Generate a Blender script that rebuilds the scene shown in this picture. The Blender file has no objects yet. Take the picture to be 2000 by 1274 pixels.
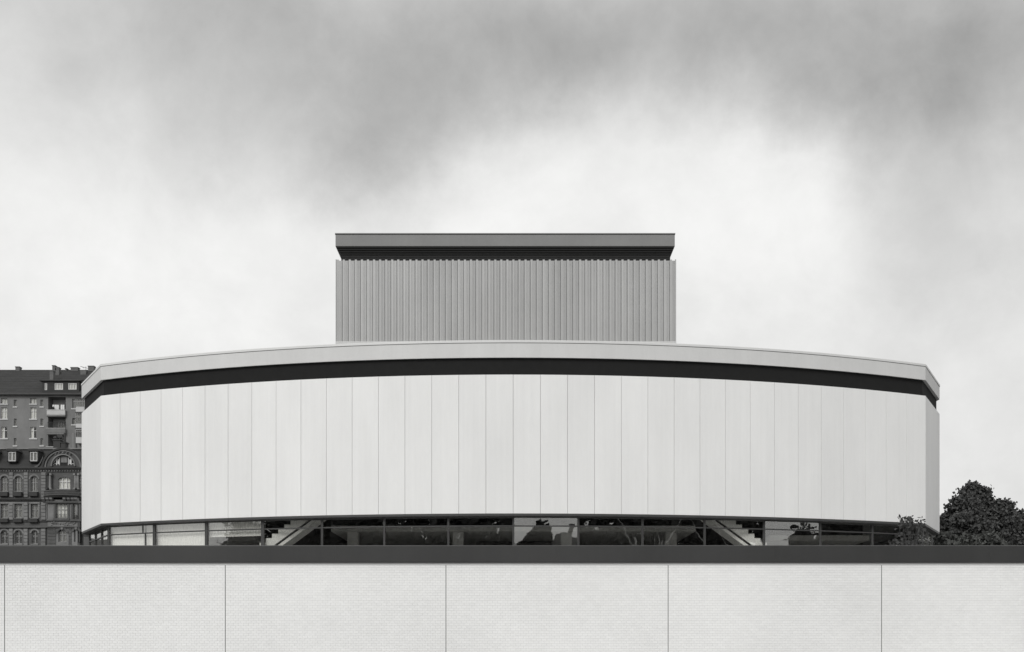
import bpy, bmesh, math, random
import numpy as np
from mathutils import Vector, Matrix

sc = bpy.context.scene
col = sc.collection
R = math.radians
random.seed(7)
rng = np.random.default_rng(11)

# ------------------------------------------------------------------ camera
F, CX, HY = 2295.4, 1002.3, 1252.7       # focal length and principal point, in 1/2000 of the picture width
EYE = 1.65
cam_d = bpy.data.cameras.new('camera')
cam = bpy.data.objects.new('camera', cam_d)
col.objects.link(cam)
cam.location = (0, 0, EYE)
cam.rotation_euler = (R(90), 0, 0)
cam_d.sensor_width = 36
cam_d.lens = 36 * F / 2000
cam_d.shift_x = (1000 - CX) / 2000       # rising front: the verticals stay parallel
cam_d.shift_y = (HY - 637) / 2000
cam_d.clip_start = .1
cam_d.clip_end = 3000
sc.camera = cam

# ------------------------------------------------------------------ sky and sun
SUN_EL, SUN_AZ = 32, 205                 # degrees; azimuth clockwise from +Y: behind the camera, a little to the left
world = bpy.data.worlds.new('World')
sc.world = world
world.use_nodes = True
nt = world.node_tree
nt.nodes.clear()
def N(t, **k):
    n = nt.nodes.new(t)
    for a, b in k.items(): setattr(n, a, b)
    return n
def L(a, b): nt.links.new(a, b)
def M2(op, a, b=None, clamp=False):
    n = N('ShaderNodeMath', operation=op, use_clamp=clamp)
    for i, v in enumerate((a, b)):
        if v is None: continue
        if isinstance(v, (int, float)): n.inputs[i].default_value = v
        else: L(v, n.inputs[i])
    return n.outputs[0]
out = N('ShaderNodeOutputWorld'); bg = N('ShaderNodeBackground')
sky = N('ShaderNodeTexSky', sky_type='NISHITA')
sky.sun_disc = False
sky.sun_elevation = R(SUN_EL); sky.sun_rotation = R(SUN_AZ)
bw = N('ShaderNodeRGBToBW'); L(sky.outputs[0], bw.inputs[0])
tc = N('ShaderNodeTexCoord')
def wnoise(scale, detail, rough=.55, dist=0.0, vec=None):
    n = N('ShaderNodeTexNoise'); n.inputs['Scale'].default_value = scale
    n.inputs['Detail'].default_value = detail; n.inputs['Roughness'].default_value = rough
    n.inputs['Distortion'].default_value = dist
    L(vec if vec is not None else tc.outputs['Generated'], n.inputs['Vector'])
    return n
wn = wnoise(6.5, 7, .62)
sub = N('ShaderNodeVectorMath', operation='SUBTRACT'); L(wn.outputs['Color'], sub.inputs[0]); sub.inputs[1].default_value = (.5, .5, .5)
scl = N('ShaderNodeVectorMath', operation='SCALE'); L(sub.outputs[0], scl.inputs[0]); scl.inputs['Scale'].default_value = .11
add = N('ShaderNodeVectorMath', operation='ADD'); L(tc.outputs['Generated'], add.inputs[0]); L(scl.outputs[0], add.inputs[1])
# thick and thin parts of the cloud cover: direction and how much lighter or darker than the mean
CLOUDS = [[-0.348, 0.823, 0.449, -0.109], [-0.29, 0.84, 0.458, -0.032], [-0.228, 0.855, 0.466, -0.104], [-0.163, 0.866, 0.473, -0.133], [-0.096, 0.874, 0.477, -0.035], [-0.028, 0.877, 0.479, -0.074], [0.041, 0.877, 0.479, -0.041], [0.109, 0.873, 0.476, -0.059], [0.176, 0.864, 0.472, -0.08], [0.302, 0.837, 0.457, -0.083], [0.36, 0.819, 0.447, -0.145], [-0.233, 0.874, 0.427, -0.044], [-0.098, 0.894, 0.437, -0.034], [-0.028, 0.898, 0.439, -0.144], [0.042, 0.898, 0.439, -0.2], [0.112, 0.893, 0.437, -0.109], [0.18, 0.884, 0.432, -0.19], [0.246, 0.871, 0.426, -0.14], [0.308, 0.855, 0.418, -0.083], [0.367, 0.836, 0.409, -0.094], [-0.362, 0.855, 0.37, 0.067], [-0.238, 0.892, 0.386, -0.091], [-0.17, 0.904, 0.391, -0.034], [-0.1, 0.913, 0.395, -0.147], [-0.029, 0.917, 0.397, 0.029], [0.043, 0.917, 0.397, 0.026], [0.114, 0.912, 0.394, 0.093], [0.184, 0.902, 0.39, 0.035], [0.251, 0.889, 0.384, -0.074], [-0.368, 0.87, 0.327, -0.039], [-0.307, 0.891, 0.335, -0.027], [-0.242, 0.908, 0.341, -0.034], [-0.102, 0.931, 0.35, -0.215], [-0.029, 0.936, 0.352, 0.059], [0.044, 0.935, 0.351, 0.112], [0.187, 0.919, 0.346, 0.136], [0.255, 0.905, 0.34, 0.044], [0.32, 0.887, 0.333, -0.066], [-0.375, 0.885, 0.275, 0.155], [-0.313, 0.907, 0.282, 0.101], [-0.247, 0.925, 0.287, 0.065], [-0.177, 0.94, 0.292, 0.209], [-0.104, 0.95, 0.295, 0.106], [-0.03, 0.955, 0.296, 0.104], [0.119, 0.948, 0.294, -0.067], [0.191, 0.937, 0.291, 0.111], [0.26, 0.922, 0.286, 0.027], [0.326, 0.903, 0.28, -0.096]]
SIG = .052
acc = None
for x, y, z, w in CLOUDS:
    ds = N('ShaderNodeVectorMath', operation='DISTANCE'); L(add.outputs[0], ds.inputs[0]); ds.inputs[1].default_value = (x, y, z)
    e = M2('MULTIPLY', M2('MULTIPLY', ds.outputs['Value'], ds.outputs['Value']), -1 / (2 * SIG * SIG))
    g = M2('MULTIPLY', M2('EXPONENT', e), w)
    acc = g if acc is None else M2('ADD', acc, g)
fine = wnoise(8, 9, .60, .25)
big = wnoise(1.6, 3, .5)
wisp = wnoise(20, 8, .66, .3)
sm = N('ShaderNodeMath', operation='SMOOTH_MIN'); L(M2('ADD', acc, .70), sm.inputs[0]); sm.inputs[1].default_value = .79; sm.inputs[2].default_value = .2
v = sm.outputs[0]
v = M2('ADD', v, M2('MULTIPLY', M2('SUBTRACT', fine.outputs['Fac'], .5), .30))
v = M2('ADD', v, M2('MULTIPLY', M2('SUBTRACT', big.outputs['Fac'], .5), .16))
v = M2('ADD', v, M2('MULTIPLY', M2('SUBTRACT', wisp.outputs['Fac'], .5), .10))
v = M2('MINIMUM', M2('MAXIMUM', v, .30), .86)
mix = M2('ADD', M2('MULTIPLY', v, 9.6), M2('MULTIPLY', bw.outputs[0], .03))
tint = N('ShaderNodeCombineColor')
for i, k in enumerate((1.0, 1.0, .99)): L(M2('MULTIPLY', mix, k), tint.inputs[i])
L(tint.outputs[0], bg.inputs['Color'])
bg.inputs['Strength'].default_value = .1
L(bg.outputs[0], out.inputs['Surface'])

sun_d = bpy.data.lights.new('sun', 'SUN')
sun_d.energy = 1.45
sun_d.angle = R(25)
sun_d.color = (1, .995, .98)
sun = bpy.data.objects.new('sun', sun_d)
col.objects.link(sun)
az = R(SUN_AZ)
sdir = Vector((math.sin(az) * math.cos(R(SUN_EL)), math.cos(az) * math.cos(R(SUN_EL)), math.sin(R(SUN_EL))))
sun.rotation_euler = (-sdir).to_track_quat('-Z', 'Y').to_euler()
sun.location = (-30, -40, 60)

vs = sc.view_settings
sc.display_settings.display_device = 'sRGB'
vs.view_transform = 'Standard'; vs.look = 'None'; vs.exposure = .17; vs.gamma = 1
vs.use_curve_mapping = False
sc.cycles.max_bounces = 8
sc.cycles.transparent_max_bounces = 12

# ------------------------------------------------------------------ helpers
WM = {}
def link(o, wm, parent=None):
    WM[o] = wm
    col.objects.link(o)
    if parent is not None:
        o.parent = parent
        o.matrix_basis = WM[parent].inverted() @ wm
    else:
        o.matrix_basis = wm
    return o
def tag(o, label=None, cat=None, group=None, kind=None):
    if label: o['label'] = label
    if cat: o['category'] = cat
    if group: o['group'] = group
    if kind: o['kind'] = kind
    return o
def empty(name, loc, label, cat, group=None):
    o = bpy.data.objects.new(name, None); o.empty_display_size = .5
    link(o, Matrix.Translation(loc))
    return tag(o, label, cat, group)
def place(name, mesh, parent=None, loc=(0, 0, 0), rz=0.0, scale=None):
    o = bpy.data.objects.new(name, mesh)
    m = Matrix.Translation(loc) @ Matrix.Rotation(rz, 4, 'Z')
    if scale: m = m @ Matrix.Diagonal((*scale, 1))
    return link(o, m, parent)

class MB:
    def __init__(s): s.v = []; s.f = []; s.m = []
    def add(s, vs, fs, mi=0):
        b = len(s.v); s.v += [tuple(p) for p in vs]; s.f += [tuple(b + i for i in f) for f in fs]; s.m += [mi] * len(fs)
        return s
    def box(s, x0, x1, y0, y1, z0, z1, mi=0):
        vs = [(x0,y0,z0),(x1,y0,z0),(x1,y1,z0),(x0,y1,z0),(x0,y0,z1),(x1,y0,z1),(x1,y1,z1),(x0,y1,z1)]
        return s.add(vs, [(0,3,2,1),(4,5,6,7),(0,1,5,4),(1,2,6,5),(2,3,7,6),(3,0,4,7)], mi)
    def slab(s, x0, x1, y0, y1, z0, z1, c=.01, mi=0):
        """box whose front (-Y) edges are chamfered"""
        vs = [(x0+c,y0,z0+c),(x1-c,y0,z0+c),(x1-c,y0,z1-c),(x0+c,y0,z1-c),
              (x0,y0+c,z0),(x1,y0+c,z0),(x1,y0+c,z1),(x0,y0+c,z1),
              (x0,y1,z0),(x1,y1,z0),(x1,y1,z1),(x0,y1,z1)]
        fs = [(0,1,2,3)]
        for i in range(4):
            j = (i + 1) % 4
            fs += [(4+i, 4+j, j, i), (8+i, 8+j, 4+j, 4+i)]
        fs.append((11,10,9,8))
        return s.add(vs, fs, mi)
    def prism_y(s, pts, y0, y1, mi=0):
        """outline in XZ (counter-clockwise seen from -Y) extruded from y0 to y1"""
        n = len(pts)
        vs = [(x, y0, z) for x, z in pts] + [(x, y1, z) for x, z in pts]
        fs = [tuple(range(n)), tuple(range(2*n-1, n-1, -1))]
        for i in range(n):
            j = (i + 1) % n
            fs.append((i, n+i, n+j, j))
        return s.add(vs, fs, mi)
    def prism_x(s, pts, x0, x1, mi=0):
        """outline in YZ extruded along X"""
        n = len(pts)
        vs = [(x0, y, z) for y, z in pts] + [(x1, y, z) for y, z in pts]
        fs = [tuple(range(n-1, -1, -1)), tuple(range(n, 2*n))]
        for i in range(n):
            j = (i + 1) % n
            fs.append((i, j, n+j, n+i))
        return s.add(vs, fs, mi)
    def tube(s, a, b, r0, r1, n=7, mi=0):
        a, b = Vector(a), Vector(b)
        d = (b - a).normalized()
        u = d.orthogonal().normalized(); w = d.cross(u)
        vs = []
        for p, r in ((a, r0), (b, r1)):
            for k in range(n):
                t = 2*math.pi*k/n
                vs.append(p + u*(r*math.cos(t)) + w*(r*math.sin(t)))
        fs = [(k, (k+1) % n, n+(k+1) % n, n+k) for k in range(n)]
        fs += [tuple(range(n-1, -1, -1)), tuple(range(n, 2*n))]
        return s.add(vs, fs, mi)
    def mesh(s, name, *mats):
        me = bpy.data.meshes.new(name)
        me.from_pydata(s.v, [], s.f)
        for m in mats: me.materials.append(m)
        if len(mats) > 1: me.polygons.foreach_set('material_index', s.m)
        me.update()
        return me
    def put(s, name, mat, parent=None):
        mats = mat if isinstance(mat, (list, tuple)) else [mat]
        return place(name, s.mesh(name, *mats), parent)

def polyoff(pts, s):
    """offset an open plan polyline (left to right, outside towards -Y) inwards by s"""
    P = [Vector((p[0], p[1])) for p in pts]
    n = []
    for a, b in zip(P, P[1:]):
        d = (b - a).normalized(); n.append(Vector((-d.y, d.x)))
    o = [P[0] + n[0]*s]
    for i in range(1, len(P)-1):
        k = 1 + n[i-1].dot(n[i])
        o.append(P[i] + (n[i-1] + n[i]) * (s / k))
    o.append(P[-1] + n[-1]*s)
    return o
def sweep(pts, prof, mb=None):
    """prof: closed loop of (inset, z) run along the plan polyline"""
    mb = mb or MB()
    n, k = len(pts), len(prof)
    vs = []
    lines = {s: polyoff(pts, s) for s, _ in prof}
    for i in range(n):
        for s, z in prof: vs.append((lines[s][i].x, lines[s][i].y, z))
    fs = [(i*k+j, i*k+(j+1) % k, (i+1)*k+(j+1) % k, (i+1)*k+j) for i in range(n-1) for j in range(k)]
    fs += [tuple(range(k-1, -1, -1)), tuple((n-1)*k+j for j in range(k))]
    return mb.add(vs, fs)

def mat(name, c, rough=.7, amp=.12, scale=3.0, stretch=(1, 1, 1), bump=0.0, bscale=40, spec=.4, fine=.0, rnd=0.0, metal=0.0, coords='pos', island=0.0, streak=0.0, tintc=(1, 1, .992)):
    m = bpy.data.materials.new(name); m.use_nodes = True
    t = m.node_tree; b = t.nodes['Principled BSDF']
    b.inputs['Roughness'].default_value = rough
    b.inputs['Specular IOR Level'].default_value = spec
    b.inputs['Metallic'].default_value = metal
    g = t.nodes.new('ShaderNodeNewGeometry')
    mp = t.nodes.new('ShaderNodeMapping'); mp.inputs['Scale'].default_value = stretch
    t.links.new(g.outputs['Position'], mp.inputs[0])
    def mth(op, a, b2):
        n = t.nodes.new('ShaderNodeMath'); n.operation = op
        for i, v in enumerate((a, b2)):
            if isinstance(v, (int, float)): n.inputs[i].default_value = v
            else: t.links.new(v, n.inputs[i])
        return n.outputs[0]
    def ns(sc_, det=5, ro=.6):
        n = t.nodes.new('ShaderNodeTexNoise'); n.inputs['Scale'].default_value = sc_
        n.inputs['Detail'].default_value = det; n.inputs['Roughness'].default_value = ro
        t.links.new(mp.outputs[0], n.inputs['Vector']); return n.outputs['Fac']
    f = mth('ADD', mth('MULTIPLY', mth('SUBTRACT', ns(scale), .5), 2*amp*2), 1.0)
    if fine: f = mth('ADD', f, mth('MULTIPLY', mth('SUBTRACT', ns(scale*14, 3, .7), .5), 2*fine))
    if streak:
        mp2 = t.nodes.new('ShaderNodeMapping'); mp2.inputs['Scale'].default_value = (4.5, 4.5, .10)
        t.links.new(g.outputs['Position'], mp2.inputs[0])
        n2 = t.nodes.new('ShaderNodeTexNoise'); n2.inputs['Scale'].default_value = 1; n2.inputs['Detail'].default_value = 5; n2.inputs['Roughness'].default_value = .7
        t.links.new(mp2.outputs[0], n2.inputs['Vector'])
        f = mth('ADD', f, mth('MULTIPLY', mth('SUBTRACT', n2.outputs['Fac'], .5), 2*streak))
    if rnd:
        oi = t.nodes.new('ShaderNodeObjectInfo')
        f = mth('ADD', f, mth('MULTIPLY', mth('SUBTRACT', oi.outputs['Random'], .5), 2*rnd))
    if island:
        f = mth('ADD', f, mth('MULTIPLY', mth('SUBTRACT', g.outputs['Random Per Island'], .5), 2*island))
    cv = mth('MULTIPLY', f, c)
    cc = t.nodes.new('ShaderNodeCombineColor')
    for i in range(3): t.links.new(mth('MULTIPLY', cv, tintc[i]), cc.inputs[i])
    t.links.new(cc.outputs[0], b.inputs['Base Color'])
    if bump:
        bn = t.nodes.new('ShaderNodeBump'); bn.inputs['Strength'].default_value = bump; bn.inputs['Distance'].default_value = .02
        t.links.new(ns(bscale, 4), bn.inputs['Height']); t.links.new(bn.outputs[0], b.inputs['Normal'])
    return m
def glass_mat(name, refl, tr=.8, rough=.0):
    m = bpy.data.materials.new(name); m.use_nodes = True
    t = m.node_tree; t.nodes.remove(t.nodes['Principled BSDF'])
    o = t.nodes['Material Output']
    gl = t.nodes.new('ShaderNodeBsdfGlossy'); gl.inputs['Roughness'].default_value = rough
    gl.inputs['Color'].default_value = (.97, .97, .96, 1)
    ns = t.nodes.new('ShaderNodeTexNoise'); ns.inputs['Scale'].default_value = .9; ns.inputs['Detail'].default_value = 2
    g = t.nodes.new('ShaderNodeNewGeometry'); t.links.new(g.outputs['Position'], ns.inputs['Vector'])
    bp = t.nodes.new('ShaderNodeBump'); bp.inputs['Strength'].default_value = .05; bp.inputs['Distance'].default_value = .05
    t.links.new(ns.outputs['Fac'], bp.inputs['Height']); t.links.new(bp.outputs[0], gl.inputs['Normal'])
    tp = t.nodes.new('ShaderNodeBsdfTransparent'); tp.inputs['Color'].default_value = (tr, tr, tr*.985, 1)
    lw = t.nodes.new('ShaderNodeLayerWeight'); lw.inputs['Blend'].default_value = .5
    pw = t.nodes.new('ShaderNodeMath'); pw.operation = 'POWER'; pw.inputs[1].default_value = 5; t.links.new(lw.outputs['Facing'], pw.inputs[0])
    fr = t.nodes.new('ShaderNodeMath'); fr.operation = 'MULTIPLY_ADD'; fr.inputs[1].default_value = 1 - refl; fr.inputs[2].default_value = refl
    t.links.new(pw.outputs[0], fr.inputs[0])
    mx = t.nodes.new('ShaderNodeMixShader')
    t.links.new(fr.outputs[0], mx.inputs[0]); t.links.new(tp.outputs[0], mx.inputs[1]); t.links.new(gl.outputs[0], mx.inputs[2])
    t.links.new(mx.outputs[0], o.inputs['Surface'])
    return m

MT = dict(
    panel=mat('white_render', .75, .6, .05, .45, (1, 1, .3), .15, 40, .3, .022, rnd=.014, streak=.05),
    fascia=mat('fascia_paint', .58, .6, .05, .7, (1, 1, .6), .1, 50, .3, .03, streak=.05),
    coping=mat('coping_zinc', .62, .5, .05, .8),
    joint=mat('joint_filler', .60, .9),
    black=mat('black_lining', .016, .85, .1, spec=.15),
    trim=mat('dark_trim', .045, .5),
    core=mat('building_core', .3, .8),
    roof=mat('roof_gravel', .22, .95, .1, 2),
    clad=mat('profiled_sheet', .43, .5, .10, .28, (1, 1, .5), 0, 10, .4, .05, rnd=.05, streak=.10),
    tfascia=mat('tower_fascia', .22, .6, .07, .6, (1, 1, 1), .1, 60, .3, .05, streak=.06),
    slat=mat('black_slat', .032, .7, .1, spec=.2),
    frame=mat('window_metal', .05, .45),
    lframe=mat('pale_metal', .22, .5),  # paler frame grey, only for the right splayed corner
    int_white=mat('interior_white', .88, .5, .02),
    int_light=mat('interior_plaster', .70, .7),
    int_dark=mat('interior_dark', .08, .8),
    int_floor=mat('interior_floor', .35, .5),
    band=mat('parapet_metal', .034, .36, .16, .6, (1, 1, .4), .05, 30, .5, .05, streak=.12),
    tile=mat('glazed_tile', .84, .28, .07, .30, (1, 1, 1), 0, 10, .5, .012, island=.022),
    tile1=mat('glazed_tile_single', .84, .28, .05, .22, (1, 1, 1), 0, 10, .5, .012, rnd=.022),
    grout=mat('grout', .74, .9, .16, .55),
    plaza=mat('plaza_concrete', .40, .9, .08, .4, (1, 1, 1), .2, 12),
    terrace=mat('terrace_concrete', .42, .9, .08, .4, (1, 1, 1), .2, 12),
    hill=mat('hill_scrub', .07, .95, .3, .4, (1, 1, 1), .4, 3),
    stucco=mat('grey_stucco', .20, .9, .26, .35, (1, 1, .6), .3, 6, .2, .06),
    stucco2=mat('pale_stucco', .50, .9, .1, .5, (1, 1, 1), .2, 6),
    stone=mat('sooty_sandstone', .11, .9, .3, .5, (1, 1, 1), .4, 5, .2, .10),
    stone2=mat('worn_sandstone', .20, .9, .30, .7, (1, 1, 1), .5, 5, .2, .12),
    stone3=mat('dark_sandstone', .05, .9, .2, .7, (1, 1, 1), .4, 5),
    slate=mat('roof_slate', .042, .8, .2, .8, (1, 1, 3), .3, 9, .3, .08),
    brick=mat('chimney_brick', .13, .9, .2, 1.5, (1, 1, 3), .3, 8),
    sash=mat('white_window_paint', .62, .5, .06, 1),
    sash2=mat('grey_window_paint', .30, .5, .06, 1),
    curtain=mat('net_curtain', .66, .9, .14, 1.2, (3, 1, .4)),
    curtain2=mat('dim_curtain', .20, .9, .16, 1.2, (3, 1, .4)),
    void=mat('dark_room', .014, .9),
    cloth=mat('washing', .75, .9, .08, 2),
    iron=mat('wrought_iron', .03, .6),
    leaf=mat('chestnut_leaf', .070, .65, .22, .5, (1, 1, 1), 0, 10, .22, 0, island=.22, tintc=(.99, 1, .98)),
    leaf2=mat('shrub_leaf', .085, .6, .2, .6, (1, 1, 1), 0, 10, .25, 0, island=.35, tintc=(.97, 1, .95)),
    bark=mat('bark', .07, .9, .25, 2, (1, 1, .3), .5, 12),
    palebark=mat('pale_bark', .40, .8, .2, 2, (1, 1, .3)),
    fleaf=mat('far_foliage', .045, .8, .3, .2),
    glass=glass_mat('coated_glass', .15, .97),
    pane=glass_mat('window_glass', .04, .97),
)

def W(px, py, D):      # picture point (1/2000 of its width) at a real distance D in metres -> x, z
    return (px - CX) * D / F, (HY - py) * D / F + EYE

# ------------------------------------------------------------------ ground
TZ = 2.95               # level of the theatre's terrace
mb = MB(); mb.add([(-400,-400,0),(400,-400,0),(400,27.66,0),(-400,27.66,0)], [(0,1,2,3)])
tag(mb.put('plaza', MT['plaza']), kind='structure')
def ground_z(x, y):
    def ss(a, b, t):
        t = min(1, max(0, (t-a)/(b-a))); return t*t*(3-2*t)
    left = ss(10, -30, x)
    return TZ + left * (8.4*ss(92, 146, y) + 8.5*ss(158, 184, y) + 9*ss(200, 320, y)) + 4*ss(110, 400, y)
xs = [-400, -260, -180] + list(range(-130, 31, 6)) + [60, 120, 200, 300, 400]
ys = [27.9, 60] + list(range(90, 230, 6)) + [240, 270, 320, 400, 600]
mb = MB(); nv = len(ys)
mb.add([(x, y, ground_z(x, y)) for x in xs for y in ys],
       [(i*nv+j, (i+1)*nv+j, (i+1)*nv+j+1, i*nv+j+1) for i in range(len(xs)-1) for j in range(nv-1)])
tag(mb.put('hillside', MT['hill']), kind='structure')
# paved forecourt 4 mm over the hillside sheet
mb = MB(); mb.add([(-60,27.9,TZ+.004),(60,27.9,TZ+.004),(60,60,TZ+.004),(-60,60,TZ+.004)], [(0,1,2,3)])
tag(mb.put('forecourt', MT['terrace']), kind='structure')

# ------------------------------------------------------------------ tiled boundary wall in front
DW = 27.4
wall = empty('boundary_wall', (0, DW + .12, 0), 'long low white tiled wall with a dark metal band along its top, in front of the theatre', 'wall')
zt = W(0, 1104.2, DW)[1]; zs = W(0, 1100.6, DW)[1]; zb1 = W(0, 1065.5, DW)[1]
XL, XR = -26.0, 26.0
MB().box(XL, XR, DW + .006, DW + .30, 0, zt).put('wall_body', MT['grout'], wall)
MB().slab(XL, XR, DW - .004, DW + .30, zt + .002, zs + .02, .006).put('capping_strip', MT['tile'], wall)
# dark band: two-step metal profile, standing 5 cm proud, drip edge at the bottom
pr = [(DW-.030, zs+.004), (DW-.062, zs+.010), (DW-.062, zs+.030), (DW-.050, zs+.038), (DW-.050, zb1-.022), (DW-.042, zb1-.006), (DW-.02, zb1), (DW+.34, zb1+.004), (DW+.34, zs+.024), (DW-.03, zs+.024)]
# built in lengths that butt at hairline seams
seams = [XL] + [ (x - CX)*DW/F for x in (-208, 224, 656, 1088, 1514, 1931) ] + [XR]
for a, b in zip(seams, seams[1:]):
    MB().prism_x([(y, z) for y, z in pr][::-1], a + .0008, b - .0008).put('parapet_band', MT['band'], wall)
joints = [W(p, 0, DW)[0] for p in (-1278, -847, -418, 9, 440, 871, 1305, 1722, 2146, 2575)]
joints = [max(XL, j) for j in joints]; joints[-1] = XR
for j in joints[1:-1]:
    MB().box(j - .0055, j + .0055, DW + .0025, DW + .0055, 0.01, zt).put('movement_joint', MT['trim'], wall)
cells = []
rowh = .0588
for a, b in zip(joints, joints[1:]):
    a2, b2 = a + .0065, b - .0065
    n = max(1, round((b2 - a2) / .1205)); w = (b2 - a2) / n
    if b2 < -17 or a2 > 17: n = n  # tiles run on past the frame too
    for r in range(int(zt / rowh)):
        z1 = zt - r * rowh; z0 = z1 - rowh
        off = (r % 2) * .5
        k = -1 if off else 0
        while True:
            x0 = a2 + (k + off) * w; x1 = x0 + w
            if x0 >= b2 - 1e-4: break
            cells.append((max(x0, a2), min(x1, b2), z0, z1)); k += 1
def tile_gap(c):
    g = .0019
    return c[0] + g, c[1] - g, c[2] + g, c[3] - g
cells.sort(key=lambda c: ((c[0]+c[1])/2)**2 * .12 + (zt - c[3])**2 * 5 + (0 if (c[1]-c[0]) > .1 else 100))
vis, rest = cells[:300], cells[300:]
tmesh = {}
for c in vis:
    x0, x1, z0, z1 = tile_gap(c); w, h = round(x1-x0, 3), round(z1-z0, 4)
    if (w, h) not in tmesh:
        tmesh[(w, h)] = MB().slab(-w/2, w/2, -.006, .012, -h/2, h/2, .002).mesh('tile', MT['tile1'])
    place('tile', tmesh[(w, h)], wall, ((x0+x1)/2, DW + .006 + random.uniform(-.0007, .0007), (z0+z1)/2))
mb = MB()
for c in rest:
    x0, x1, z0, z1 = tile_gap(c)
    if z1 < .5 or x0 < -16 or x1 > 16:
        pass
    d = random.uniform(-.0007, .0007)
    cch = .002
    y0 = DW + d
    mb.add([(x0+cch,y0,z0+cch),(x1-cch,y0,z0+cch),(x1-cch,y0,z1-cch),(x0+cch,y0,z1-cch),
            (x0,y0+.002,z0),(x1,y0+.002,z0),(x1,y0+.002,z1),(x0,y0+.002,z1),
            (x0,DW+.018,z0),(x1,DW+.018,z0),(x1,DW+.018,z1),(x0,DW+.018,z1)],
           [(0,1,2,3)] + [f for i in range(4) for f in ((4+i, 4+(i+1)%4, (i+1)%4, i), (8+i, 8+(i+1)%4, 4+(i+1)%4, 4+i))])
tag(mb.put('tile_field', MT['tile'], wall), kind='stuff')

# ------------------------------------------------------------------ the theatre
D0, r_, dl = 55.0, .88476, .0262
RR = D0 * r_
def arc(t, rad=RR): return (rad*math.sin(t), D0 + RR - rad*math.cos(t))
SL, SR = (-23.60, 64.27), (23.42, 64.55)          # ends of the splayed corner facets
front = [arc((i-17)*dl) for i in range(35)]
outline = [(SL[0], 104.0), SL] + front + [SR, (SR[0], 104.0)]
th = empty('theatre', (0, 80, TZ), 'large white theatre with a bowed front of tall wall panels and a grey stage tower', 'theatre')
z_pb, z_pt = 7.63, 14.13
z_fb, z_cl, z_ct = 14.93, 15.62, 15.745
# wall behind the panels
sweep(outline, [(.13, z_pb + .03), (.35, z_pb + .03), (.35, z_pt - .02), (.13, z_pt - .02)]).put('wall_core', MT['joint'], th)
# front panels
chord = 2*RR*math.sin(dl/2)
pm = MB().slab(-chord/2 + .006, chord/2 - .006, 0, .12, 0, z_pt - z_pb, .006).mesh('wall_panel', MT['panel'])
for i in range(34):
    t = (i - 16.5) * dl
    x, y = arc(t, RR*math.cos(dl/2))
    n = random.uniform(-.003, .003)
    o = place('wall_panel', pm, th, (x + n*math.sin(t), y - n*math.cos(t), z_pb), t)
def side_panels(a, b, n, gap=.004):
    a, b = Vector(a), Vector(b); d = (b-a); Ln = d.length; d.normalize()
    w = Ln/n
    me = MB().slab(-w/2 + gap, w/2 - gap, 0, .12, 0, z_pt - z_pb, .004).mesh('wall_panel', MT['panel'])
    for i in range(n):
        p = a + d*(w*(i+.5))
        place('wall_panel', me, th, (p.x, p.y, z_pb), math.atan2(d.y, d.x))
side_panels(SL, front[0], 4); side_panels(front[-1], SR, 4)
side_panels((SL[0], 104), SL, 28); side_panels(SR, (SR[0], 104), 28)
# recess, fascia, coping
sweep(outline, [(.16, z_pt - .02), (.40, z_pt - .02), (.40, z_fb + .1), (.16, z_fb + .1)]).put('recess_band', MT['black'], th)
sweep(outline, [(.0, z_fb), (.17, z_fb + .02), (.17, z_fb + .12), (.30, z_fb + .12), (.30, z_cl - .02), (.0, z_cl - .02)]).put('fascia', MT['fascia'], th)
sweep(outline, [(.02, z_cl - .018), (.30, z_cl - .018), (.30, z_cl + .012), (.02, z_cl + .012)]).put('shadow_gap', MT['trim'], th)
sweep(outline, [(-.025, z_cl + .008), (.0, z_cl - .0), (.03, z_cl + .012), (.60, z_cl + .02), (.60, z_ct + .01), (-.0, z_ct), (-.025, z_ct - .02)]).put('coping', MT['coping'], th)
rp = polyoff(outline, .45)
MB().add([(p.x, p.y, 15.66) for p in rp], [tuple(range(len(rp)))]).put('roof', MT['roof'], th)
# trim along the foot of the panels and soffit
sweep(outline, [(.01, z_pb - .10), (.05, z_pb - .115), (1.2, z_pb - .10), (1.2, z_pb + .02), (.13, z_pb + .02), (.13, z_pb - .006), (.01, z_pb - .006)]).put('soffit_edge', MT['frame'], th)

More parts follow.
